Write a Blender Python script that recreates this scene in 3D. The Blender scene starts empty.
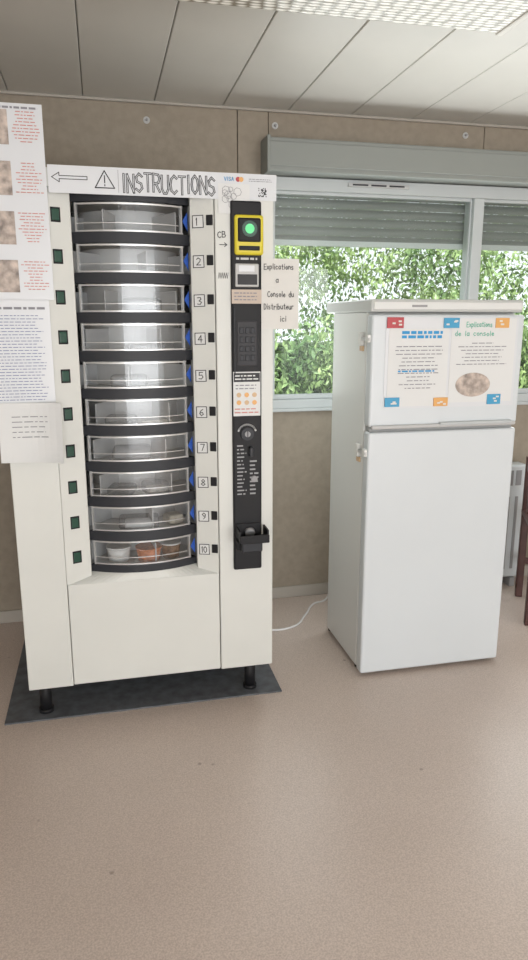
import bpy, bmesh, math, random
from mathutils import Vector, Matrix, Euler
random.seed(7)
scene = bpy.context.scene
scene.view_settings.view_transform = 'Standard'
scene.view_settings.look = 'None'
scene.view_settings.exposure = 0.0

# ------------------------------------------------------------------ materials
def mat(name, col, rough=0.5, metal=0.0, spec=0.5, noise=0.0, nscale=8.0, bump=0.0, bscale=200.0, coat=0.0, emis=None, estr=0.0):
    m = bpy.data.materials.new(name); m.use_nodes = True
    nt = m.node_tree; b = nt.nodes['Principled BSDF']
    b.inputs['Roughness'].default_value = rough
    b.inputs['Metallic'].default_value = metal
    b.inputs['Specular IOR Level'].default_value = spec
    b.inputs['Coat Weight'].default_value = coat
    c = (col[0], col[1], col[2], 1)
    b.inputs['Base Color'].default_value = c
    tc = nt.nodes.new('ShaderNodeTexCoord')
    if noise > 0:
        n = nt.nodes.new('ShaderNodeTexNoise'); n.inputs['Scale'].default_value = nscale
        n.inputs['Detail'].default_value = 6
        nt.links.new(tc.outputs['Object'], n.inputs['Vector'])
        r = nt.nodes.new('ShaderNodeValToRGB')
        r.color_ramp.elements[0].position = 0.3; r.color_ramp.elements[1].position = 0.7
        r.color_ramp.elements[0].color = tuple(max(0, x*(1-noise)) for x in col) + (1,)
        r.color_ramp.elements[1].color = tuple(min(1, x*(1+noise*0.5)) for x in col) + (1,)
        nt.links.new(n.outputs['Fac'], r.inputs['Fac'])
        nt.links.new(r.outputs['Color'], b.inputs['Base Color'])
    if bump > 0:
        n2 = nt.nodes.new('ShaderNodeTexNoise'); n2.inputs['Scale'].default_value = bscale
        nt.links.new(tc.outputs['Object'], n2.inputs['Vector'])
        bp = nt.nodes.new('ShaderNodeBump'); bp.inputs['Strength'].default_value = bump
        bp.inputs['Distance'].default_value = 0.002
        nt.links.new(n2.outputs['Fac'], bp.inputs['Height'])
        nt.links.new(bp.outputs['Normal'], b.inputs['Normal'])
    if emis:
        b.inputs['Emission Color'].default_value = (emis[0], emis[1], emis[2], 1)
        b.inputs['Emission Strength'].default_value = estr
    return m

def clear_mat(name, tint=(1,1,1), gloss=0.12, rough=0.05):
    m = bpy.data.materials.new(name); m.use_nodes = True
    nt = m.node_tree; nt.nodes.clear()
    o = nt.nodes.new('ShaderNodeOutputMaterial')
    t = nt.nodes.new('ShaderNodeBsdfTransparent'); t.inputs['Color'].default_value = (*tint, 1)
    g = nt.nodes.new('ShaderNodeBsdfGlossy'); g.inputs['Roughness'].default_value = rough
    mx = nt.nodes.new('ShaderNodeMixShader'); mx.inputs[0].default_value = gloss
    nt.links.new(t.outputs[0], mx.inputs[1]); nt.links.new(g.outputs[0], mx.inputs[2])
    nt.links.new(mx.outputs[0], o.inputs['Surface'])
    return m

M = {}
M['mach'] = mat('machine_white_paint', (0.66,0.67,0.64), 0.42, noise=0.04, nscale=3, bump=0.08, bscale=400)
M['mach2'] = mat('machine_inner_white', (0.56,0.56,0.55), 0.45)
M['black'] = mat('black_plastic', (0.012,0.012,0.014), 0.55, spec=.3)
M['dark'] = mat('dark_tray_plastic', (0.024,0.026,0.032), 0.5, spec=.4)
M['slot'] = mat('slot_dark_green', (0.010,0.06,0.038), 0.3)
M['steel'] = mat('brushed_steel', (0.30,0.30,0.30), 0.5, metal=1)
M['rim'] = mat('silver_tray_rim', (0.62,0.62,0.62), 0.3, metal=.6)
M['grey'] = mat('grey_plastic', (0.30,0.30,0.31), 0.5)
M['lgrey'] = mat('light_grey_plastic', (0.50,0.50,0.50), 0.45)
M['paper'] = mat('paper_white', (0.70,0.71,0.71), 0.6)
M['paper2'] = mat('paper_laminated', (0.66,0.68,0.71), 0.3)
M['papery'] = mat('paper_cream', (0.68,0.67,0.64), 0.6)
M['pink'] = mat('paper_pinkish', (0.55,0.46,0.39), 0.6)
M['ink'] = mat('ink_black', (0.03,0.03,0.035), 0.6)
M['inkg'] = mat('ink_grey', (0.25,0.25,0.28), 0.7)
M['inkr'] = mat('ink_red', (0.58,0.25,0.22), 0.7)
M['inkb'] = mat('ink_blue', (0.03,0.30,0.62), 0.6)
M['inkb2'] = mat('ink_navy', (0.20,0.23,0.38), 0.6)
M['inkgreen'] = mat('ink_green', (0.03,0.45,0.30), 0.6)
M['yellow'] = mat('reader_yellow', (0.68,0.57,0.03), 0.4)
M['greenled'] = mat('reader_green_screen', (0.1,0.6,0.25), 0.3, emis=(0.15,0.9,0.3), estr=0.3)
M['blue'] = mat('sticker_blue', (0.04,0.12,0.50), 0.4)
M['bluem'] = mat('magnet_blue', (0.05,0.32,0.55), 0.4)
M['red'] = mat('magnet_red', (0.45,0.05,0.06), 0.4)
M['orange'] = mat('magnet_orange', (0.72,0.38,0.12), 0.45)
M['coinp'] = mat('coin_print_beige', (0.60,0.42,0.25), 0.5)
M['food1'] = mat('food_orange', (0.55,0.18,0.06), 0.5, noise=0.4, nscale=60)
M['food2'] = mat('food_brown', (0.22,0.12,0.06), 0.6, noise=0.5, nscale=60)
M['food3'] = mat('food_pale', (0.50,0.46,0.38), 0.5, noise=0.3, nscale=40)
M['foodw'] = mat('tub_white', (0.72,0.72,0.70), 0.35)
M['photo'] = mat('printed_photo', (0.50,0.42,0.37), 0.5, noise=0.6, nscale=35)
M['fridge'] = mat('fridge_white_enamel', (0.63,0.67,0.70), 0.28, noise=0.03, nscale=2, bump=0.05, bscale=500)
M['fridgeside'] = mat('fridge_side_enamel', (0.70,0.71,0.70), 0.4, bump=0.05, bscale=500)
M['fridgetop'] = mat('fridge_top_board', (0.52,0.53,0.52), 0.45)
M['gasket'] = mat('fridge_gasket', (0.32,0.33,0.33), 0.7)
M['frame'] = mat('window_frame_alu', (0.50,0.53,0.54), 0.4)
M['sbox'] = mat('shutter_box_grey', (0.25,0.265,0.25), 0.5)
M['slat'] = mat('shutter_slat_grey', (0.19,0.205,0.20), 0.5)
M['wall'] = mat('wall_panel_taupe', (0.31,0.265,0.21), 0.7, noise=0.10, nscale=30, bump=0.25, bscale=150)
M['wallo'] = mat('wall_plain', (0.60,0.57,0.52), 0.7, noise=0.05)
M['base'] = mat('baseboard_beige', (0.40,0.37,0.33), 0.5)
M['ceil'] = mat('ceiling_pvc', (0.57,0.55,0.515), 0.4, noise=0.08, nscale=2)
M['ceilgap'] = mat('ceiling_joint', (0.30,0.28,0.25), 0.7)
M['mat'] = mat('rubber_mat_slate', (0.115,0.125,0.14), 0.6, noise=0.35, nscale=25, bump=0.3, bscale=80)
M['chair'] = mat('chair_dark_brown_wood', (0.075,0.028,0.024), 0.4, noise=0.3, nscale=20)
M['cable'] = mat('cable_white', (0.75,0.75,0.75), 0.5)
M['lampbody'] = mat('lamp_body_white', (0.68,0.66,0.62), 0.5)
M['grass'] = mat('grass_ground', (0.25,0.30,0.12), 0.9, noise=0.4, nscale=3)
M['clear'] = clear_mat('clear_tray_plastic', (0.95,0.96,0.97), 0.055, 0.16)
M['glass'] = clear_mat('window_glass', (0.96,0.98,0.97), 0.03, 0.0)
M['bag'] = clear_mat('clear_food_bag', (0.84,0.85,0.86), 0.12, 0.4)

# floor
def floor_mat():
    m = bpy.data.materials.new('floor_vinyl_beige'); m.use_nodes = True
    nt = m.node_tree; b = nt.nodes['Principled BSDF']; L = nt.links.new
    tc = nt.nodes.new('ShaderNodeTexCoord')
    def noise(s, d=3):
        n = nt.nodes.new('ShaderNodeTexNoise'); n.inputs['Scale'].default_value = s; n.inputs['Detail'].default_value = d
        L(tc.outputs['Object'], n.inputs['Vector']); return n
    def ramp(src, p0, p1, c0, c1):
        r = nt.nodes.new('ShaderNodeValToRGB'); e = r.color_ramp.elements
        e[0].position = p0; e[1].position = p1; e[0].color = (*c0,1); e[1].color = (*c1,1)
        L(src, r.inputs['Fac']); return r
    def mul(a, c):
        x = nt.nodes.new('ShaderNodeMixRGB'); x.blend_type = 'MULTIPLY'; x.inputs[0].default_value = 1
        L(a, x.inputs[1]); L(c, x.inputs[2]); return x
    fine = ramp(noise(230, 2).outputs['Fac'], .34, .66, (.53,.445,.395), (.70,.60,.54))
    big = ramp(noise(1.6, 4).outputs['Fac'], .3, .7, (.91,.90,.89), (1,1,1))
    v = nt.nodes.new('ShaderNodeTexVoronoi'); v.inputs['Scale'].default_value = 6
    L(tc.outputs['Object'], v.inputs['Vector'])
    spots = ramp(v.outputs['Distance'], .025, .05, (.62,.59,.57), (1,1,1))
    v2 = nt.nodes.new('ShaderNodeTexVoronoi'); v2.inputs['Scale'].default_value = 50
    L(tc.outputs['Object'], v2.inputs['Vector'])
    spots2 = ramp(v2.outputs['Distance'], .06, .14, (.88,.87,.86), (1,1,1))
    x = mul(mul(mul(fine.outputs[0], big.outputs[0]).outputs[0], spots.outputs[0]).outputs[0], spots2.outputs[0])
    L(x.outputs[0], b.inputs['Base Color'])
    b.inputs['Roughness'].default_value = 0.36
    bp = nt.nodes.new('ShaderNodeBump'); bp.inputs['Strength'].default_value = 0.12; bp.inputs['Distance'].default_value = 0.001
    L(noise(220).outputs['Fac'], bp.inputs['Height']); L(bp.outputs[0], b.inputs['Normal'])
    return m
M['floor'] = floor_mat()

def diffuser_mat():
    m = bpy.data.materials.new('lamp_prismatic_diffuser'); m.use_nodes = True
    nt = m.node_tree; b = nt.nodes['Principled BSDF']; L = nt.links.new
    tc = nt.nodes.new('ShaderNodeTexCoord'); mp = nt.nodes.new('ShaderNodeMapping')
    mp.inputs['Scale'].default_value = (26, 62, 1)
    L(tc.outputs['Object'], mp.inputs['Vector'])
    v = nt.nodes.new('ShaderNodeTexVoronoi'); v.inputs['Scale'].default_value = 1; v.inputs['Randomness'].default_value = 0.25
    L(mp.outputs[0], v.inputs['Vector'])
    r = nt.nodes.new('ShaderNodeValToRGB'); e = r.color_ramp.elements
    e[0].color = (.95,.93,.88,1); e[1].color = (.22,.19,.14,1); e[0].position = .30; e[1].position = .55
    L(v.outputs['Distance'], r.inputs['Fac']); L(r.outputs[0], b.inputs['Base Color'])
    bp = nt.nodes.new('ShaderNodeBump'); bp.inputs['Strength'].default_value = .6; bp.inputs['Distance'].default_value = .004
    L(v.outputs['Distance'], bp.inputs['Height']); L(bp.outputs[0], b.inputs['Normal'])
    b.inputs['Roughness'].default_value = .3
    return m
M['diff'] = diffuser_mat()

def leaf_mat():
    m = bpy.data.materials.new('leaves_green'); m.use_nodes = True
    nt = m.node_tree; b = nt.nodes['Principled BSDF']; L = nt.links.new
    tc = nt.nodes.new('ShaderNodeTexCoord')
    n = nt.nodes.new('ShaderNodeTexNoise'); n.inputs['Scale'].default_value = 2.2; n.inputs['Detail'].default_value = 8
    L(tc.outputs['Object'], n.inputs['Vector'])
    r = nt.nodes.new('ShaderNodeValToRGB'); e = r.color_ramp.elements
    e[0].position = .38; e[1].position = .64
    e[0].color = (.075,.15,.05,1); e[1].color = (.32,.44,.18,1)
    L(n.outputs['Fac'], r.inputs['Fac']); L(r.outputs[0], b.inputs['Base Color'])
    b.inputs['Roughness'].default_value = .5
    return m
M['leaf'] = leaf_mat()
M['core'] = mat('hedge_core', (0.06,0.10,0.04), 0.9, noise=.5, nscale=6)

# ------------------------------------------------------------------ helpers
def empty(name, loc):
    e = bpy.data.objects.new(name, None); e.location = loc; e.empty_display_size = 0.1
    scene.collection.objects.link(e); return e
def finish(ob, parent):
    scene.collection.objects.link(ob)
    if parent is not None:
        ob.parent = parent
        ob.matrix_parent_inverse = Matrix.Translation(-Vector(parent.location))
    return ob
def meshobj(name, verts, faces, m, parent=None, smooth=False):
    me = bpy.data.meshes.new(name); me.from_pydata(verts, [], faces); me.update()
    bm = bmesh.new(); bm.from_mesh(me); bmesh.ops.recalc_face_normals(bm, faces=bm.faces); bm.to_mesh(me); bm.free()
    if smooth:
        for p in me.polygons: p.use_smooth = True
    me.materials.append(m)
    return finish(bpy.data.objects.new(name, me), parent)
def box(name, x0, x1, y0, y1, z0, z1, m, parent=None, bev=0.0, seg=2):
    c = Vector(((x0+x1)/2, (y0+y1)/2, (z0+z1)/2))
    me = bpy.data.meshes.new(name); bm = bmesh.new()
    bmesh.ops.create_cube(bm, size=1)
    for v in bm.verts:
        v.co = Vector((v.co.x*(x1-x0), v.co.y*(y1-y0), v.co.z*(z1-z0)))
    if bev > 0:
        bmesh.ops.bevel(bm, geom=bm.edges[:], offset=bev, segments=seg, affect='EDGES', profile=0.5)
    bm.to_mesh(me); bm.free(); me.materials.append(m)
    ob = bpy.data.objects.new(name, me); ob.location = c
    return finish(ob, parent)
def cyl(name, p0, p1, r, m, parent=None, r2=None, seg=24, caps=True):
    p0 = Vector(p0); p1 = Vector(p1); d = p1-p0
    me = bpy.data.meshes.new(name); bm = bmesh.new()
    bmesh.ops.create_cone(bm, cap_ends=caps, segments=seg, radius1=r, radius2=r if r2 is None else r2, depth=d.length)
    bmesh.ops.rotate(bm, verts=bm.verts, cent=(0,0,0), matrix=d.to_track_quat('Z','Y').to_matrix())
    bm.to_mesh(me); bm.free(); me.materials.append(m)
    for p in me.polygons: p.use_smooth = len(p.vertices) == 4
    ob = bpy.data.objects.new(name, me); ob.location = (p0+p1)/2
    return finish(ob, parent)
def prism(name, pts, z0, z1, m, parent=None):
    n = len(pts)
    v = [(x,y,z0) for x,y in pts] + [(x,y,z1) for x,y in pts]
    f = [list(range(n))[::-1], [n+i for i in range(n)]] + [[i,(i+1)%n,n+(i+1)%n,n+i] for i in range(n)]
    return meshobj(name, v, f, m, parent)
def arc(name, cx, cy, r0, r1, a0, a1, z0, z1, m, parent=None, seg=28):
    pts = []
    for i in range(seg+1):
        a = a0+(a1-a0)*i/seg; pts.append((cx+r1*math.sin(a), cy-r1*math.cos(a)))
    for i in range(seg, -1, -1):
        a = a0+(a1-a0)*i/seg; pts.append((cx+r0*math.sin(a), cy-r0*math.cos(a)))
    n = seg+1; v = []; f = []
    for z in (z0, z1):
        v += [(x,y,z) for x,y in pts]
    N = 2*n
    for i in range(seg):
        o0, o1, i0, i1 = i, i+1, N-1-i, N-2-i
        f += [[o0,o1,N+o1,N+o0],[i0,i1,N+i1,N+i0],[o0,o1,i1,i0],[N+o0,N+o1,N+i1,N+i0]]
    f += [[0,N-1,2*N-1,N],[seg,seg+1,N+seg+1,N+seg]]
    return meshobj(name, v, f, m, parent)

nodisp = lambda x, z: 0.0
def sheet(name, x0, x1, z0, z1, y, m, parent=None, disp=nodisp, n=10, t=0.0008):
    v = []; f = []
    for j in range(n+1):
        for i in range(n+1):
            x = x0+(x1-x0)*i/n; z = z0+(z1-z0)*j/n
            v.append((x, y-disp(x,z), z))
    k = len(v)
    v += [(a, b+t, c) for a,b,c in v]
    for j in range(n):
        for i in range(n):
            q = [j*(n+1)+i, j*(n+1)+i+1, (j+1)*(n+1)+i+1, (j+1)*(n+1)+i]
            f.append(q); f.append([a+k for a in q[::-1]])
    W = n+1
    for i in range(n):
        f += [[i,i+1,i+1+k,i+k],[n*W+i,n*W+i+1,n*W+i+1+k,n*W+i+k],[i*W,(i+1)*W,(i+1)*W+k,i*W+k],[i*W+n,(i+1)*W+n,(i+1)*W+n+k,i*W+n+k]]
    return meshobj(name, v, f, m, parent, smooth=False)
def quads(name, rects, y, m, parent=None, disp=nodisp):
    v = []; f = []
    for (x0,x1,z0,z1) in rects:
        b = len(v)
        for (x,z) in ((x0,z0),(x1,z0),(x1,z1),(x0,z1)): v.append((x, y-disp(x,z), z))
        f.append([b,b+1,b+2,b+3])
    return meshobj(name, v, f, m, parent)
def textlines(x0, x1, z0, z1, rows, fill=0.6, jag=0.15, center=False):
    out = []; p = (z1-z0)/rows
    for r in range(rows):
        zc = z1-(r+.5)*p
        xe = x1-random.random()*jag*(x1-x0); xs = x0
        if center: xs = x0+(x1-xe)
        x = xs
        while x < xe:
            w = random.uniform(.5,2.0)*p
            out.append((x, min(x+w,xe), zc-p*fill/2*.8, zc+p*fill/2*.8)); x += w+p*.35
    return out
FONT = {
'A':[[(0,0),(.5,1),(1,0)],[(.2,.4),(.8,.4)]],'B':[[(0,0),(0,1),(.7,.95),(.8,.75),(.6,.55),(0,.5)],[(.6,.55),(1,.35),(.8,.05),(0,0)]],
'C':[[(1,.85),(.6,1),(.15,.8),(0,.5),(.15,.15),(.6,0),(1,.15)]],'D':[[(0,0),(0,1),(.6,.95),(1,.5),(.6,.05),(0,0)]],
'E':[[(1,1),(0,1),(0,0),(1,0)],[(0,.5),(.8,.5)]],'I':[[(.5,0),(.5,1)]],'i':[[(.5,0),(.5,.65)],[(.5,.85),(.5,.95)]],'L':[[(0,1),(0,0),(.9,0)]],
'N':[[(0,0),(0,1),(1,0),(1,1)]],'O':[[(.5,1),(.1,.8),(0,.5),(.1,.2),(.5,0),(.9,.2),(1,.5),(.9,.8),(.5,1)]],
'P':[[(0,0),(0,1),(.8,.95),(1,.75),(.8,.5),(0,.45)]],'R':[[(0,0),(0,1),(.8,.95),(1,.75),(.8,.5),(0,.45)],[(.4,.45),(1,0)]],
'S':[[(.95,.85),(.5,1),(.05,.8),(.2,.55),(.8,.45),(.95,.2),(.5,0),(0,.15)]],'T':[[(0,1),(1,1)],[(.5,1),(.5,0)]],
'U':[[(0,1),(0,.25),(.3,0),(.7,0),(1,.25),(1,1)]],'V':[[(0,1),(.5,0),(1,1)]],'X':[[(0,0),(1,1)],[(0,1),(1,0)]],
'a':[[(.9,.5),(.4,.6),(0,.3),(.3,0),(.8,.15)],[(.9,.6),(.9,0)]],'b':[[(0,1),(0,0),(.6,0),(.9,.3),(.6,.55),(0,.45)]],
'c':[[(.9,.5),(.4,.6),(0,.3),(.4,0),(.9,.1)]],'e':[[(0,.3),(.9,.35),(.5,.6),(0,.3),(.4,0),(.9,.1)]],
'l':[[(.5,1),(.5,0)]],'n':[[(0,.6),(0,0)],[(0,.4),(.5,.6),(.9,.4),(.9,0)]],'o':[[(.5,.6),(0,.3),(.5,0),(1,.3),(.5,.6)]],
'p':[[(0,.6),(0,-.35)],[(0,.5),(.6,.6),(.9,.3),(.5,0),(0,.05)]],'r':[[(.1,.6),(.1,0)],[(.1,.35),(.5,.6),(.9,.55)]],
's':[[(.8,.55),(.3,.6),(.1,.4),(.8,.25),(.7,0),(0,.05)]],'t':[[(.5,.95),(.5,.05),(.9,0)],[(.1,.62),(.9,.62)]],
'u':[[(0,.6),(0,.15),(.4,0),(.9,.2)],[(.9,.6),(.9,0)]],'d':[[(.9,1),(.9,0),(.3,0),(0,.3),(.4,.6),(.9,.5)]],'x':[[(0,0),(.9,.6)],[(0,.6),(.9,0)]],
'0':[[(.5,1),(.1,.8),(0,.5),(.1,.2),(.5,0),(.9,.2),(1,.5),(.9,.8),(.5,1)]],'1':[[(.2,.75),(.55,1),(.55,0)]],
'2':[[(0,.8),(.4,1),(.9,.8),(.8,.5),(0,0),(1,0)]],'3':[[(0,.95),(.7,1),(.9,.75),(.4,.5),(1,.3),(.7,0),(0,.05)]],
'4':[[(.7,0),(.7,1),(0,.35),(1,.35)]],'5':[[(.9,1),(.1,1),(.05,.55),(.7,.6),(1,.3),(.6,0),(0,.05)]],
'6':[[(.8,1),(.2,.7),(0,.3),(.4,0),(.9,.2),(.7,.5),(.1,.4)]],'7':[[(0,1),(1,1),(.4,0)]],
'8':[[(.5,.5),(.1,.75),(.5,1),(.9,.75),(.5,.5),(0,.25),(.5,0),(1,.25),(.5,.5)]],'9':[[(.9,.6),(.5,.45),(.1,.75),(.5,1),(.9,.8),(.8,.3),(.4,0)]],
' ':[]}
def ribbons(polys, w):
    out = []
    for pl in polys:
        for (a, b) in zip(pl[:-1], pl[1:]):
            a = Vector(a); b = Vector(b); d = (b-a)
            if d.length < 1e-6: continue
            d.normalize(); n = Vector((-d.y, d.x))*w/2; e = d*w*.4
            out.append([a-e-n, b+e-n, b+e+n, a-e+n])
    return out
def ink(name, polys, y, w, m, parent=None, disp=nodisp):
    v = []; f = []
    for q in ribbons(polys, w):
        b = len(v)
        for p in q: v.append((p.x, y-disp(p.x,p.y), p.y))
        f.append([b,b+1,b+2,b+3])
    return meshobj(name, v, f, m, parent)
def word(s, x, z, cw, ch, gap=.35, wob=0.06):
    out = []
    for c in s:
        w = cw*(.35 if c in 'I1il' else 1)
        oz = random.uniform(-wob, wob)*ch
        for pl in FONT[c]:
            out.append([(x+p[0]*w, z+oz+p[1]*ch) for p in pl])
        x += w+cw*gap
    return out

# ------------------------------------------------------------------ room shell
WY = 3.25; XL = -1.6; XR = 3.6; YF = -3.0; CH = 2.31
box('floor', XL-.1, XR+.1, YF-.1, WY+.1, -0.08, 0.0, M['floor'])
WX0, WX1, WZ0, WZ1 = 0.77, 2.90, 0.985, 2.03
wall = empty('wall_back', (1, WY+.05, 0))
def panelrow(nm, xs, z0, z1):
    for i in range(len(xs)-1):
        box('%s_%d' % (nm, i+1), xs[i]+.0015, xs[i+1]-.0015, WY, WY+.09, z0, z1, M['wall'], wall, bev=.002)
panelrow('panel_side', [XL, -.57, .63, WX0], 0, CH)
panelrow('panel_below', [WX0, 1.83, WX1], 0, WZ0)
panelrow('panel_above', [WX0, 1.83, WX1], WZ1, CH)
panelrow('panel_end', [WX1, XR], 0, CH)
box('backing_low', XL, XR, WY+.06, WY+.10, 0, WZ0, M['wall'], wall)
box('backing_left', XL, WX0, WY+.06, WY+.10, WZ0, CH, M['wall'], wall)
box('wall_left', XL-.1, XL, YF, WY+.1, 0, CH, M['wallo'])
box('wall_right', XR, XR+.1, YF, WY+.1, 0, CH, M['wallo'])
wf = empty('wall_front', (0, YF, 0))
box('part_left', XL, -1.2, YF-.1, YF, 0, CH, M['wallo'], wf)
box('part_right', 3.2, XR, YF-.1, YF, 0, CH, M['wallo'], wf)
box('part_top', -1.2, 3.2, YF-.1, YF, 2.15, CH, M['wallo'], wf)
dfr = empty('door_1', (1.0, YF, 0))
for k, x in enumerate((-1.2, -.13, .94, 2.02, 3.14)):
    box('post_%d' % k, x, x+.06, YF-.07, YF-.02, 0, 2.15, M['frame'], dfr)
box('rail_top', -1.14, 3.14, YF-.07, YF-.02, 2.09, 2.15, M['frame'], dfr)
box('baseboard_back', XL, XR, WY-.012, WY, 0, .06, M['base'], None, bev=.003)
box('trim_1', XL, XR, WY-.015, WY, CH-.012, CH, M['base'], None, bev=.003)
ce = empty('ceiling', (1, 0, CH))
box('backing', XL-.1, XR+.1, YF-.1, WY+.1, CH+.02, CH+.10, M['ceilgap'], ce)
i = 0
x = -.025-.295*6
while x < XR:
    box('plank_%d' % i, x+.0015, x+.2935, YF, WY, CH, CH+.025, M['ceil'], ce, bev=.003, seg=1)
    x += .295; i += 1
for k, (xx, zz) in enumerate(((.235, 2.235), (.80, 2.245), (1.73, 2.255))):
    s = empty('wall_suction_hook' if k == 0 else 'wall_suction_hook.%03d' % k, (xx, WY-.005, zz))
    cyl('disc', (xx, WY-.004, zz), (xx, WY, zz), .014, M['lgrey'], s)
    cyl('peg', (xx, WY-.016, zz), (xx, WY-.004, zz), .005, M['grey'], s)

# ------------------------------------------------------------------ window
w = empty('window_1', (1.8, WY, 1.5))
FY0, FY1 = 3.225, 3.315
box('top_rail', WX0-.02, WX1, FY0, FY1, 1.975, 2.032, M['frame'], w, bev=.004)
box('bottom_rail', WX0-.02, WX1, FY0, FY1, .985, 1.028, M['frame'], w, bev=.004)
box('sill_board', WX0-.03, WX1+.02, 3.215, 3.25, .970, .987, M['frame'], w, bev=.004)
box('jamb_left', WX0-.02, .79, FY0, FY1, 1.028, 1.975, M['frame'], w, bev=.003)
box('jamb_right', 2.85, WX1, FY0, FY1, 1.028, 1.975, M['frame'], w, bev=.003)
box('mullion', 1.785, 1.840, FY0-.004, FY1, 1.028, 1.975, M['frame'], w, bev=.005)
for k,(a,b) in enumerate(((.79,1.785),(1.840,2.85))):
    box('sash_top_%d'%k, a, b, 3.245, 3.28, 1.962, 1.975, M['frame'], w)
    box('sash_low_%d'%k, a, b, 3.245, 3.28, 1.028, 1.050, M['frame'], w, bev=.003)
    box('sash_l_%d'%k, a, a+.012, 3.245, 3.28, 1.050, 1.962, M['frame'], w, bev=.003)
    box('sash_r_%d'%k, b-.008, b, 3.245, 3.28, 1.050, 1.962, M['frame'], w)
    box('glass_%d'%k, a+.01, b-.006, 3.258, 3.262, 1.04, 1.97, M['glass'], w)
box('vent_grille', 1.14, 1.44, 3.212, 3.226, 2.0, 2.017, M['lgrey'], w, bev=.002)
for k in range(3):
    box('vent_slit_%d'%k, 1.16+k*.09, 1.235+k*.09, 3.210, 3.213, 2.005, 2.012, M['ink'], w)
rs = empty('roller_shutter', (1.8, 3.3, 1.9))
box('housing', .742, 2.93, 3.13, 3.249, 2.035, 2.172, M['sbox'], rs, bev=.006)
box('housing_lid', .742, 2.93, 3.122, 3.132, 2.055, 2.155, M['sbox'], rs, bev=.004)
box('housing_cap', .735, .75, 3.118, 3.249, 2.03, 2.177, M['sbox'], rs, bev=.003)
v=[];f=[]
for (a,b,zb) in ((.79,1.80,1.755),(1.82,2.85,1.755)):
    z = 2.0
    while z > zb:
        base=len(v); n=5
        for q in range(n+1):
            tq = q/n; yy = 3.335-.007*math.sin(math.pi*tq); zz = z-.037*tq
            v += [(a,yy,zz),(b,yy,zz)]
        for q in range(n):
            f.append([base+2*q,base+2*q+1,base+2*q+3,base+2*q+2])
        base=len(v); v += [(a,3.34,z-.037),(b,3.34,z-.037),(b,3.34,z-.041),(a,3.34,z-.041)]; f.append([base,base+1,base+2,base+3])
        z -= .041
meshobj('slats', v, f, M['slat'], rs)
box('slat_end_1', .79,1.80,3.325,3.345,z-.005,z+.02, M['frame'], rs)
box('slat_end_2', 1.82,2.85,3.325,3.345,z-.005,z+.02, M['frame'], rs)

# ------------------------------------------------------------------ outside
box('garden_ground', -8, 16, 3.4, 16, -.12, -.1, M['grass'])
def leaves(name, blobs, per, size):
    v=[];f=[]
    for (cx,cy,cz,rx,ry,rz) in blobs:
        for _ in range(per):
            d = Vector((random.gauss(0,1),random.gauss(0,1),random.gauss(0,1))).normalized()
            r = random.uniform(.55,1.08)
            c = Vector((cx+d.x*rx*r, cy+d.y*ry*r, cz+d.z*rz*r))
            if c.z < -.08: continue
            e = Euler((random.uniform(0,6.28),random.uniform(0,6.28),random.uniform(0,6.28))).to_matrix()
            s = size*random.uniform(.6,1.3); b=len(v)
            for p in ((-.5,0,0),(0,-.22,.03),(.5,0,0),(0,.22,.03)):
                v.append(tuple(c+e@(Vector(p)*s)))
            f.append([b,b+1,b+2,b+3])
    me = bpy.data.meshes.new(name); me.from_pydata(v,[],f); me.update(); me.materials.append(M['leaf'])
    return finish(bpy.data.objects.new(name, me), None)
bl = []
xx = -.5
while xx < 8.5:
    h = random.uniform(.80,1.05)
    bl.append((xx, 6.0+random.uniform(-.2,.4), h*.75, .75, .55, h*.95)); xx += .5
leaves('garden_hedge', bl, 2600, .075)
bl = []
for k in range(26):
    bl.append((random.uniform(.5,8), random.uniform(7.2,9), random.uniform(1.1,2.7), .6,.6,.5))
leaves('garden_tree', bl, 900, .075)
hc = box('hedge_core_mass', -1, 9, 6.1, 6.5, -.1, 1.2, M['core'], None)
hc.parent = bpy.data.objects['garden_hedge']

# ------------------------------------------------------------------ vending machine
vm = empty('vending_machine', (.13, 2.75, 0))
X0, X1, Y0, Y1, Z0, Z1 = -.31, .568, 2.32, 3.12, .135, 1.85
AX0, AX1 = -.157, .37
mm = M['mach']
box('side_left', X0, X0+.02, Y0+.01, Y1, Z0, Z1, mm, vm)
box('side_right', X1-.02, X1, Y0+.01, Y1, Z0, Z1, mm, vm)
box('back', X0+.02, X1-.02, Y1-.02, Y1, Z0, Z1-.02, mm, vm)
box('top', X0+.02, X1-.02, Y0+.02, Y1, Z1-.02, Z1, mm, vm)
box('bottom', X0+.02, X1-.02, Y0+.02, Y1-.02, Z0, Z0+.02, mm, vm)
box('front_left', X0, AX0-.001, Y0, Y0+.03, Z0, Z1, mm, vm, bev=.003)
box('front_right', AX1+.003, X1, Y0, Y0+.03, Z0, Z1, mm, vm, bev=.004)
box('front_top', AX0, AX1, Y0, Y0+.03, 1.795, Z1, mm, vm, bev=.002)
box('front_lower', AX0+.001, AX1, Y0, Y0+.03, Z0+.004, .515, mm, vm, bev=.003)
DX, R = .1115, .34; DY = 2.335+R; HM = math.asin(.1815/R)
prism('strip_left', [(AX0,Y0+.001),(AX0,2.42),(-.075,2.42),(-.075,2.352)], .515, 1.795, mm, vm)
prism('strip_right', [(AX1,Y0+.001),(AX1,2.42),(.298,2.42),(.298,2.352)], .515, 1.795, mm, vm)
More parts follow.
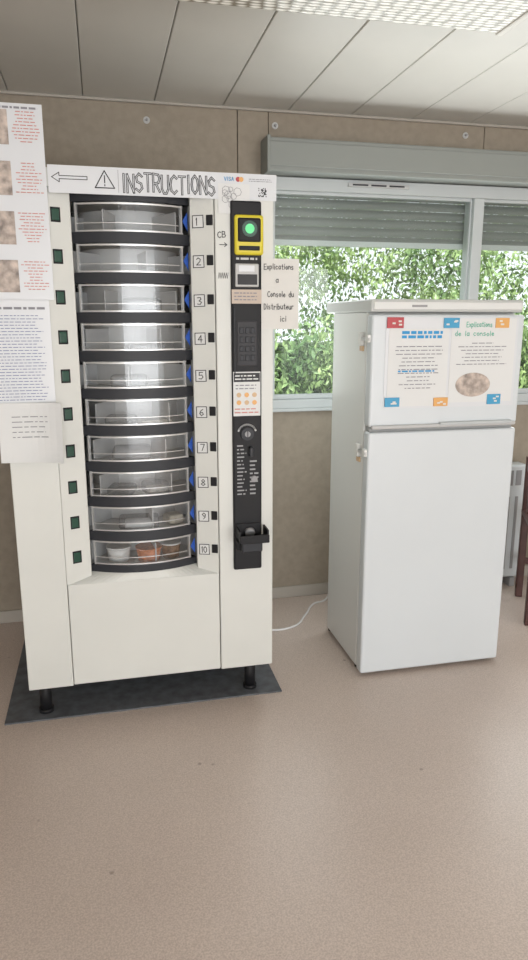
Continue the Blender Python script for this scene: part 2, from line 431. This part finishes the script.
def sill(name, zf, zb, zback):
    v=[];f=[];n=24
    for i in range(n+1):
        a = -HM+2*HM*i/n
        t = i/n
        v += [(AX0+(AX1-AX0)*t, Y0+.001, zf), (DX+(R-.0)*math.sin(a), DY-(R+.012)*math.cos(a), zb), (DX+(R)*math.sin(a), DY-(R-.05)*math.cos(a), zb), (AX0+(AX1-AX0)*t, 2.4, zback)]
    for i in range(n):
        for q in range(3):
            f.append([i*4+q,(i+1)*4+q,(i+1)*4+q+1,i*4+q+1])
        f.append([i*4,(i+1)*4,(i+1)*4+3,i*4+3])
    return meshobj(name, v, f, mm, vm)
sill('sill', .515, .540, .50)
sill('head', 1.797, 1.792, 1.81)
box('inner_back', -.25, .50, 3.03, 3.05, .5, 1.82, M['dark'], vm)
cyl('drum_axle', (DX,DY,.5), (DX,DY,1.82), .03, M['steel'], vm)
pitch = .1232; zt = 1.718
for i in range(10):
    zc = zt-pitch*i
    zb = zc-.045
    arc('band_%d'%(i+1), DX, DY, R-.02, R+.010, -HM, HM, zb-.033, zb, M['dark'], vm)
    cyl('shelf_%d'%(i+1), (DX,DY,zb-.012), (DX,DY,zb-.004), R-.015, M['mach2'], vm, seg=64)
    arc('window_pane_%d'%(i+1), DX, DY, R-.004, R-.001, -HM, HM, zb, zb+.091, M['clear'], vm)
    arc('pane_rim_low_%d'%(i+1), DX, DY, R-.006, R+.003, -HM+.03, HM-.06, zb+.001, zb+.006, M['rim'], vm)
    arc('pane_rim_mid_%d'%(i+1), DX, DY, R-.006, R-.0005, -HM+.03, HM-.10, zb+.026, zb+.028, M['rim'], vm)
    arc('pane_rim_top_%d'%(i+1), DX, DY, R-.006, R+.003, -HM+.03, HM-.06, zb+.082, zb+.087, M['rim'], vm)
    for s,a in enumerate((-HM+.03, HM-.085)):
        arc('pane_post_%d_%d'%(i+1,s), DX, DY, R-.006, R+.004, a, a+.016, zb, zb+.088, M['rim'], vm, seg=2)
    arc('compartment_back_%d'%(i+1), DX, DY, .17, .175, -1.3, 1.3, zb-.002, zb+.088, M['mach2'], vm, seg=20)
    off = random.uniform(-.35,.35)
    for s,a in enumerate((off-.75, off+.02, off+.75)):
        c = Vector((DX,DY)); d = Vector((math.sin(a), -math.cos(a))); nn = Vector((d.y,-d.x))*.0015
        p = [c+d*.175-nn, c+d*.325-nn, c+d*.325+nn, c+d*.175+nn]
        prism('divider_%d_%d'%(i+1,s), [tuple(q) for q in p], zb-.003, zb+.07, M['lgrey'], vm)
    a = HM-.035
    def dp(a_, z_): return (DX+(R+.003)*math.sin(a_), DY-(R+.003)*math.cos(a_), z_)
    meshobj('sticker_%d'%(i+1), [dp(a-.03,zb+.042), dp(a+.03,zb+.012), dp(a+.03,zb+.072)], [[0,1,2]], M['blue'], vm)
    meshobj('sticker_white_%d'%(i+1), [dp(a-.045,zb+.005), dp(a-.032,zb+.005), dp(a-.032,zb+.08), dp(a-.045,zb+.08)], [[0,1,2,3]], M['paper'], vm)
    for side in ('l','r'):
        if side=='l':
            o = box('slot_%s_%d'%(side,i+1), -.0115,.0115,-.003,.003,-.017,.017, M['slot'], vm, bev=.002)
        else:
            o = box('slot_%s_%d'%(side,i+1), -.011,.011,-.003,.003,-.016,.016, M['black'], vm, bev=.002)
        o.location = (-.119 if side=='l' else .357, (2.335 if side=='l' else 2.327)-.001, zc-(0 if side=='l' else .003))
        o.rotation_euler = (0,0,math.radians(21.5) if side=='l' else -math.radians(23))
        if side=='l':
            o2 = box('slot_frame_%d'%(i+1), -.0155,.0155,-.002,.002,-.022,.022, M['black'], vm, bev=.001)
            o2.location=(-.119, 2.3362, zc); o2.rotation_euler=o.rotation_euler
    zl = zc-.006
    x0,x1_,z0_,z1_ = .303,.340,zl-.022,zl+.02
    dsp = lambda x,z: (x-.298)*(.031/.072)
    quads('label_paper_%d'%(i+1), [(x0,x1_,z0_,z1_)], 2.3508, M['paper'], vm, dsp)
    st = [[(x0+.002,z0_+.002),(x1_-.002,z0_+.003),(x1_-.003,z1_-.002),(x0+.002,z1_-.003),(x0+.002,z0_+.002)]]
    s = str(i+1)
    st += word(s, x0+(.012 if len(s)==1 else .009), z0_+.010, .013 if len(s)==1 else .010, .022)
    ink('label_ink_%d'%(i+1), st, 2.3500, .0026, M['ink'], vm, dsp)
arc('band_top', DX, DY, R-.02, R+.010, -HM, HM, 1.764, 1.79, M['dark'], vm)
arc('band_bottom', DX, DY, R-.02, R+.010, -HM, HM, .527, .535, M['dark'], vm)

def tub(nm, i, a, rr, r, h, m, lid='foodw'):
    zb = zt-pitch*i-.0485
    x = DX+rr*math.sin(a); y = DY-rr*math.cos(a)
    cyl(nm, (x,y,zb), (x,y,zb+h), r*.85, m, vm, r2=r, seg=24)
    cyl(nm+'_lid', (x,y,zb+h), (x,y,zb+h+.005), r*1.06, M[lid], vm, seg=24)
def carton(nm, i, a, rr, sx, sy, h, m):
    zb = zt-pitch*i-.0485
    x = DX+rr*math.sin(a); y = DY-rr*math.cos(a)
    o = box(nm, -sx/2,sx/2,-sy/2,sy/2,0,h, m, vm, bev=min(.01,h*.3)); o.location=(x,y,zb+h/2); o.rotation_euler=(0,0,a*1.0)
tub('cup_1a',9,-.33,.275,.042,.05,M['foodw']); tub('cup_1b',9,.06,.275,.045,.045,M['food1'],'food1'); tub('cup_1c',9,.36,.275,.035,.05,M['food2'],'foodw')
carton('pack_2a',8,-.05,.27,.14,.08,.04,M['bag']); carton('pack_2b',8,-.05,.27,.10,.06,.025,M['foodw']); carton('pack_2c',8,.42,.27,.06,.06,.035,M['food3'])
carton('pack_3a',7,-.25,.27,.09,.09,.03,M['bag']); carton('pack_3b',7,.2,.27,.10,.07,.04,M['bag']); carton('pack_3c',7,.2,.27,.07,.05,.02,M['food3'])
carton('pack_4a',6,-.1,.27,.13,.09,.045,M['bag'])
carton('pack_5a',5,-.22,.27,.10,.08,.03,M['bag']); carton('pack_5b',5,.2,.27,.11,.08,.015,M['food3'])
carton('pack_6a',4,-.1,.27,.12,.07,.045,M['bag'])
carton('pack_7b',3,.15,.27,.11,.08,.025,M['bag'])
carton('pack_8a',2,.1,.27,.12,.08,.05,M['bag'])

def yb(nm, x0,x1,z0,z1,d,m,bev=.002): return box(nm, x0,x1,Y0-d,Y0+.004,z0,z1,m,vm,bev=bev)
yb('payment_panel', .423,.525,.525,1.775,.012,M['black'],.006)
yb('reader_bezel', .434,.530,1.608,1.732,.022,M['yellow'],.008)
yb('reader_body', .444,.520,1.648,1.722,.028,M['black'],.006)
cyl('reader_ring', (.482,Y0-.030,1.688),(.482,Y0-.027,1.688),.025,M['slot'],vm,seg=32)
cyl('reader_target', (.482,Y0-.032,1.688),(.482,Y0-.029,1.688),.015,M['greenled'],vm,seg=32)
yb('reader_keys', .448,.516,1.622,1.636,.026,M['black'],.002)
yb('display_window', .436,.515,1.508,1.582,.016,M['lgrey'],.004)
yb('display_screen', .443,.509,1.515,1.548,.018,M['ink'],.001)
yb('display_card', .447,.500,1.556,1.576,.018,M['paper2'],.001)
quads('display_text', textlines(.44,.51,1.590,1.604,1,.6,0), Y0-.0128, M['lgrey'], vm)
yb('note_strip', .424,.524,1.455,1.500,.0135,M['pink'],.0005)
quads('note_text', textlines(.432,.515,1.462,1.494,3,.4), Y0-.0145, M['inkg'], vm)
yb('keypad_recess', .44,.51,1.25,1.40,.014,M['ink'],.004)
for r in range(4):
    for c in range(3):
        yb('key_%d_%d'%(r,c), .449+c*.019,.463+c*.019,1.268+r*.03,1.288+r*.03,.017,M['dark'],.002)
yb('keypad_rail', .43,.434,1.22,1.44,.016,M['dark'],.001)
yb('coin_notice', .426,.520,1.082,1.232,.0135,M['paper'],.0005)
for r in range(2):
    for c in range(3):
        cyl('coin_print_%d_%d'%(r,c), (.445+c*.027,Y0-.0152,1.128+r*.026),(.445+c*.027,Y0-.0135,1.128+r*.026),.008,M['coinp'] if (r+c)%2 else M['orange'],vm,seg=20)
yb('notice_header', .428,.518,1.198,1.228,.0142,M['ink'],.0003)
quads('notice_text', textlines(.432,.514,1.202,1.224,2,.5), Y0-.0148, M['paper'], vm)
quads('notice_text3', textlines(.434,.512,1.170,1.192,2,.4), Y0-.0142, M['inkg'], vm)
quads('notice_text2', textlines(.43,.516,1.088,1.112,2,.4), Y0-.0142, M['inkr'], vm)
poly=[(.473+.032*math.cos(t),1.020+.032*math.sin(t)) for t in [math.radians(a) for a in range(20,161,14)]]
ink('dial_arc', [poly], Y0-.0128, .006, M['lgrey'], vm)
cyl('coin_slot_boss', (.473,Y0-.022,1.020),(.473,Y0-.012,1.020),.022,M['dark'],vm,seg=32)
cyl('coin_slot_ring', (.473,Y0-.024,1.020),(.473,Y0-.021,1.020),.010,M['grey'],vm,seg=32)
yb('coin_slot', .4715,.4745,1.010,1.030,.025,M['ink'],0)
yb('return_lever', .478,.492,.94,.975,.03,M['dark'],.004)
quads('price_text', textlines(.437,.472,.80,.985,14,.45,.5), Y0-.0126, M['grey'], vm)
quads('price_text_b', textlines(.482,.515,.80,.93,9,.5,.5), Y0-.0126, M['grey'], vm)
cyl('lock', (.497,Y0-.02,.86),(.497,Y0-.012,.86),.011,M['grey'],vm,seg=24)
yb('cup_back', .43,.52,.60,.70,.02,M['black'],.004)
prism('cup_shelf', [(.43,Y0-.012),(.43,Y0-.07),(.44,Y0-.085),(.525,Y0-.085),(.535,Y0-.07),(.535,Y0-.012)], .645,.655, M['black'], vm)
box('cup_lip', .43,.536,Y0-.088,Y0-.080,.645,.675,M['black'],vm,bev=.003)
box('cup_side_a', .43,.436,Y0-.08,Y0-.012,.645,.69,M['black'],vm)
box('cup_side_b', .529,.535,Y0-.08,Y0-.012,.645,.69,M['black'],vm)
box('cup_under', .445,.52,Y0-.05,Y0-.012,.60,.645,M['dark'],vm,bev=.006)
cyl('cup_coin_ring', (.478,Y0-.03,.664),(.478,Y0-.018,.674),.018,M['grey'],vm,seg=24)
for k,(fx,fy) in enumerate(((-.264,2.40),(.497,2.40),(-.264,3.05),(.497,3.05))):
    cyl('foot_%d'%k, (fx,fy,.012),(fx,fy,Z0), .021, M['black'], vm)
    cyl('foot_pad_%d'%k, (fx,fy,.006),(fx,fy,.02), .026, M['black'], vm)

yb2 = Y0-.003
sheet('header_sheet', -.133,.576,1.778,1.857,yb2,M['paper2'],vm)
ink('header_arrow', [[(-.018,1.827),(-.10,1.827),(-.10,1.836),(-.122,1.8225),(-.10,1.809),(-.10,1.818),(-.018,1.818),(-.018,1.827)]], yb2-.001, .0022, M['ink'], vm)
ink('header_triangle', [[(.005,1.797),(.034,1.846),(.063,1.797),(.005,1.797)],[(.034,1.832),(.034,1.812)],[(.034,1.806),(.034,1.803)]], yb2-.001, .0032, M['ink'], vm)
wd = word('INSTRUCTIONS', .088, 1.789, .0195, .052, gap=.36)
ink('header_letters', wd, yb2-.001, .0068, M['ink'], vm)
ink('header_letters_core', wd, yb2-.0016, .0020, M['paper2'], vm)
ink('header_divider', [[(.075,1.785),(.075,1.85)]], yb2-.001, .0012, M['inkg'], vm)
ink('visa_text', word('VISA', .405, 1.834, .007, .011, wob=0), yb2-.001, .0018, M['inkb'], vm)
cyl('card_logo_a', (.450,yb2-.0012,1.839),(.450,yb2-.0004,1.839),.0075,M['red'],vm)
cyl('card_logo_b', (.460,yb2-.0016,1.839),(.460,yb2-.0006,1.839),.0075,M['orange'],vm)
quads('header_small_text', textlines(.485,.57,1.832,1.844,2,.4), yb2-.001, M['inkg'], vm)
sheet('sketch_sheet', .385,.487,1.735,1.825,yb2-.002,M['paper'],vm)
sk=[]
for k in range(9):
    cx=random.uniform(.405,.47); cz=random.uniform(1.755,1.81); r=random.uniform(.006,.014)
    sk.append([(cx+r*math.cos(t*.9),cz+r*math.sin(t*.9)) for t in range(8)])
ink('sketch_lines', sk, yb2-.003, .0012, M['inkg'], vm)
qr=[(.516+i*.003,.519+i*.003,1.789+j*.003,1.792+j*.003) for i in range(9) for j in range(9) if random.random()<.5]
quads('qr_code', qr, yb2-.001, M['ink'], vm)
ink('cb_text', word('CB', .382, 1.662, .011, .018), Y0-.001, .0026, M['ink'], vm)
ink('cb_arrow', [[(.388,1.640),(.412,1.640)],[(.404,1.646),(.412,1.640),(.404,1.634)]], Y0-.001, .0024, M['ink'], vm)
ink('selection_scribble', [[(.382+.003*k, 1.535+(.018 if k%2 else 0)) for k in range(12)]], Y0-.001, .0014, M['ink'], vm)

# ------------------------------------------------------------------ posters and papers on machine
po = empty('instruction_poster', (-.28, 2.31, 1.75))
sheet('sheet_paper', -.43,-.137,1.463,2.018,2.313,M['paper2'],po)
for k in range(4):
    zc = 1.955-.14*k
    quads('photo_%d'%k, [(-.40,-.236,zc-.05,zc+.045)], 2.3115, M['photo'], po)
    quads('caption_%d'%k, textlines(-.228,-.145,zc-.045,zc+.045,10,.36,.3,True), 2.3115, M['inkr'], po)
quads('title', textlines(-.40,-.15,2.000,2.012,1,.6,0), 2.3115, M['inkg'], po)
pn = empty('notice_sheet', (-.28,2.31,1.3))
sheet('sheet_paper', -.40,-.153,1.135,1.462,2.311,M['paper2'],pn)
quads('text_lines', textlines(-.37,-.17,1.15,1.42,28,.3,.15), 2.3095, M['inkb2'], pn)
quads('heading', textlines(-.37,-.165,1.43,1.445,1,.6,0), 2.3095, M['inkg'], pn)
pt = empty('taped_note', (-.22,2.30,1.05))
dn = lambda x,z: .004+max(0,(1.14-z))*.12+max(0,(x+.25))**2*2.6+max(0,(1.03-z))**2*4*(max(0,x+.33))*4
sheet('sheet_paper', -.33,-.136,.958,1.146,2.308,M['paper'],pt,dn)
quads('text_lines', textlines(-.29,-.17,1.03,1.11,5,.2,.3), 2.3068, M['inkg'], pt, dn)
pr = empty('handwritten_note', (.60,2.31,1.45))
tx = .525
sheet('sheet_paper', tx,.655,1.372,1.600,2.3165,M['papery'],pr)
hw = word('Explications',tx+.010,1.566,.0072,.017)+word('a',tx+.05,1.523,.009,.018)+word('Console du',tx+.022,1.478,.0072,.018)+word('Distributeur',tx+.010,1.437,.0070,.018)+word('ici',tx+.065,1.398,.009,.018)
ink('writing', hw, 2.3150, .0021, M['ink'], pr)

box('rubber_mat', -.405,.612,2.34,3.20,0.0,.006,M['mat'],None,bev=.002)

# ------------------------------------------------------------------ fridge
FX0,FX1 = .945,1.556; FD=-.045; BK=2.86
fr = empty('fridge_freezer', (1.25,2.65,0))
def fb(nm,x0,x1,y0,y1,z0,z1,m,bev=0,seg=2): return box(nm,x0,x1,y0+FD,(y1+FD) if y1<2.9 else y1,z0,z1,m,fr,bev,seg)
fb('cabinet', FX0+.003,FX1-.003,2.482,BK,.02,1.43,M['fridgeside'],.006)
fb('top_board', FX0,FX1,2.435,BK+.05,1.43,1.476,M['fridgetop'],.008,3)
fb('top_board_edge', FX0+.01,FX1-.01,2.430,2.437,1.44,1.466,M['fridgeside'],.002)
fb('gasket_upper', FX0+.012,FX1-.012,2.47,2.484,1.02,1.415,M['gasket'])
fb('gasket_lower', FX0+.012,FX1-.012,2.47,2.484,.03,.985,M['gasket'])
fb('door_upper', FX0,FX1,2.42,2.472,1.015,1.422,M['fridge'],.010,4)
fb('door_lower', FX0,FX1,2.42,2.472,.015,.995,M['fridge'],.010,4)
fb('handle_upper', FX0+.01,FX1-.01,2.410,2.43,1.008,1.022,M['lgrey'],.005,3)
fb('handle_grip', FX0+.28,FX1-.03,2.404,2.43,1.016,1.028,M['frame'],.005,3)
fb('door_gap', FX0+.01,FX1-.01,2.44,2.475,.990,1.016,M['gasket'])
quads('badge', [(1.10,1.16,1.448,1.456)], 2.4295+FD, M['grey'], fr)
for k,(fx,fy) in enumerate(((FX0+.03,2.47),(FX1-.03,2.45),(FX0+.03,2.82),(FX1-.03,2.82))):
    cyl('foot_%d'%k,(fx,fy,0),(fx,fy,.022),.018,M['black'],fr)
for k,zc in enumerate((1.335,.915)):
    fb('latch_base_%d'%k, FX0-.012,FX0+.004,2.50,2.53,zc-.025,zc+.025,M['foodw'],.004)
    fb('latch_strap_%d'%k, FX0-.010,FX0-.004,2.425,2.51,zc-.006,zc+.006,M['lgrey'],.002)
    fb('latch_catch_%d'%k, FX0-.012,FX0+.001,2.428,2.455,zc-.012,zc+.016,M['foodw'],.003)
    fb('latch_pad_%d'%k, FX0-.004,FX0+.004,2.50,2.53,zc-.045,zc-.027,M['coinp'],.001)
FP=2.4185+FD
fp = empty('fridge_info_sheets', (1.27,2.417+FD,1.24))
sheet('laminate', .998,1.530,1.083,1.412,FP,M['paper2'],fp)
sheet('sheet_one', 1.010,1.246,1.090,1.372,FP-.0012,M['paper'],fp)
sheet('sheet_two', 1.256,1.520,1.100,1.408,FP-.0012,M['paper'],fp)
FT=FP-.0022
quads('heading_blue', textlines(1.06,1.225,1.335,1.366,2,.85,.05), FT, M['inkb'], fp)
quads('text_one', textlines(1.035,1.225,1.15,1.315,12,.28,.3,True), FT, M['inkg'], fp)
quads('text_one_b', textlines(1.05,1.20,1.212,1.226,1,.5), FT, M['inkb'], fp)
quads('text_two', textlines(1.28,1.49,1.235,1.325,7,.28,.3,True), FT, M['inkg'], fp)
ink('text_green', word('Explications',1.315,1.378,.0075,.018)+word('de la console',1.27,1.345,.010,.018), FT, .0022, M['inkgreen'], fp)
ell=[(1.355+.072*math.cos(t),1.165+.045*math.sin(t)) for t in [k*math.tau/28 for k in range(28)]]
meshobj('oval_photo', [(a,FT,b) for a,b in ell], [list(range(28))], M['photo'], fp)
for nm,x0,x1,z0,z1,m in (('a',1.000,1.064,1.374,1.412,'red'),('b',1.222,1.284,1.374,1.410,'bluem'),('c',1.432,1.488,1.374,1.410,'orange'),('d',1.002,1.060,1.090,1.124,'bluem'),('e',1.197,1.255,1.088,1.120,'orange'),('f',1.418,1.474,1.090,1.128,'bluem')):
    box('magnet_'+nm, x0,x1,FT-.003,FT+.001,z0,z1,M[m],fp,bev=.001)
    for q in range(3):
        a=random.uniform(x0+.005,x1-.018); b=random.uniform(z0+.004,z1-.012)
        quads('magnet_print_%s_%d'%(nm,q), [(a,a+.012,b,b+.006)], FT-.0035-.0002*q, M['papery'], fp)

# ------------------------------------------------------------------ heater, chair, cable
h = empty('wall_heater', (2.0,3.2,.35))
box('body', 1.72,2.15,3.13,3.235,.05,.665,M['fridge'],h,bev=.01,seg=3)
for k in range(8):
    box('grille_%d'%k, 1.745+k*.047,1.775+k*.047,3.126,3.132,.56,.64,M['grey'],h)
    box('fin_%d'%k, 1.750+k*.047,1.765+k*.047,3.126,3.132,.10,.50,M['grey'],h)
box('foot_a',1.78,1.81,3.12,3.235,0,.05,M['grey'],h); box('foot_b',2.08,2.11,3.12,3.235,0,.05,M['grey'],h)

CX0,CX1,CY0,CY1=1.872,2.312,2.66,3.02
c = empty('wooden_chair', (CX0,CY0,0))
for k,(x,y,ht) in enumerate(((CX0,CY0,.74),(CX0,CY1,.74),(CX1,CY0,.44),(CX1,CY1,.44))):
    box('leg_%d'%k, x,x+.035,y,y+.035,0,ht,M['chair'],c,bev=.005)
box('seat', CX0,CX1+.05,CY0-.01,CY1+.045,.44,.47,M['chair'],c,bev=.008)
box('back_top', CX0+.003,CX0+.03,CY0+.035,CY1,.67,.74,M['chair'],c,bev=.006)
for k in range(3): box('spindle_%d'%k, CX0+.01,CX0+.025,CY0+.10+k*.09,CY0+.12+k*.09,.47,.67,M['chair'],c)
for (a,b,y0,y1,nm) in ((CX0,CX1,CY0+.01,CY0+.025,'a'),(CX0,CX1,CY1+.01,CY1+.025,'b')):
    box('stretcher_'+nm, a+.03,b+.005,y0,y1,.18,.21,M['chair'],c)
c.rotation_euler = (0,0,math.radians(-26))
cu = bpy.data.curves.new('power_cable','CURVE'); cu.dimensions='3D'; cu.bevel_depth=.005; cu.bevel_resolution=3
pts=[(.60,3.0,.01),(.68,2.88,.006),(.80,2.88,.006),(.90,3.00,.006),(.98,3.12,.006),(1.05,3.15,.01),(1.07,3.14,.06)]
sp=cu.splines.new('BEZIER'); sp.bezier_points.add(len(pts)-1)
for p,q in zip(sp.bezier_points,pts): p.co=q; p.handle_left_type='AUTO'; p.handle_right_type='AUTO'
cu.materials.append(M['cable']); finish(bpy.data.objects.new('power_cable',cu),None)

# ------------------------------------------------------------------ ceiling lamp
cl = empty('ceiling_light', (.63,1.98,CH))
box('tray', -.02,1.228,1.53,2.13,2.275,2.309,M['lampbody'],cl,bev=.006)
box('diffuser', .0,1.208,1.55,2.11,2.240,2.278,M['diff'],cl,bev=.012,seg=3)
box('end_cap', 1.205,1.228,1.54,2.12,2.238,2.28,M['lampbody'],cl,bev=.006)

# ------------------------------------------------------------------ light
def area(name, loc, rot, sx, sy, e, col):
    l = bpy.data.lights.new(name,'AREA'); l.shape='RECTANGLE'; l.size=sx; l.size_y=sy; l.energy=e; l.color=col
    o = bpy.data.objects.new(name,l); o.location=loc; o.rotation_euler=rot; scene.collection.objects.link(o); return o
area('daylight_front_door', (1.0,YF+.02,1.15), (math.radians(90),0,0), 4.2,1.9, 136, (1,.99,.975))
area('daylight_window', (1.8,3.21,1.45), (math.radians(-90),0,0), 1.9,.8, 28, (.96,1,1))
s = bpy.data.lights.new('sun','SUN'); s.energy=9; s.angle=math.radians(1); s.color=(1,.97,.90)
so = bpy.data.objects.new('sun',s); so.rotation_euler=(math.radians(38),0,math.radians(-25)); scene.collection.objects.link(so)
wld = bpy.data.worlds.new('world'); scene.world=wld; wld.use_nodes=True
bg = wld.node_tree.nodes['Background']; bg.inputs[0].default_value=(.92,.96,1,1); bg.inputs[1].default_value=1.4

# ------------------------------------------------------------------ camera
cam = bpy.data.cameras.new('camera'); co = bpy.data.objects.new('camera',cam)
cam.sensor_fit='VERTICAL'; cam.sensor_height=36; cam.lens=690/960*36
co.location=(0,0,1.4); co.rotation_euler=(math.radians(77),0,math.radians(-13))
scene.collection.objects.link(co); scene.camera=co
cam.clip_start=.02
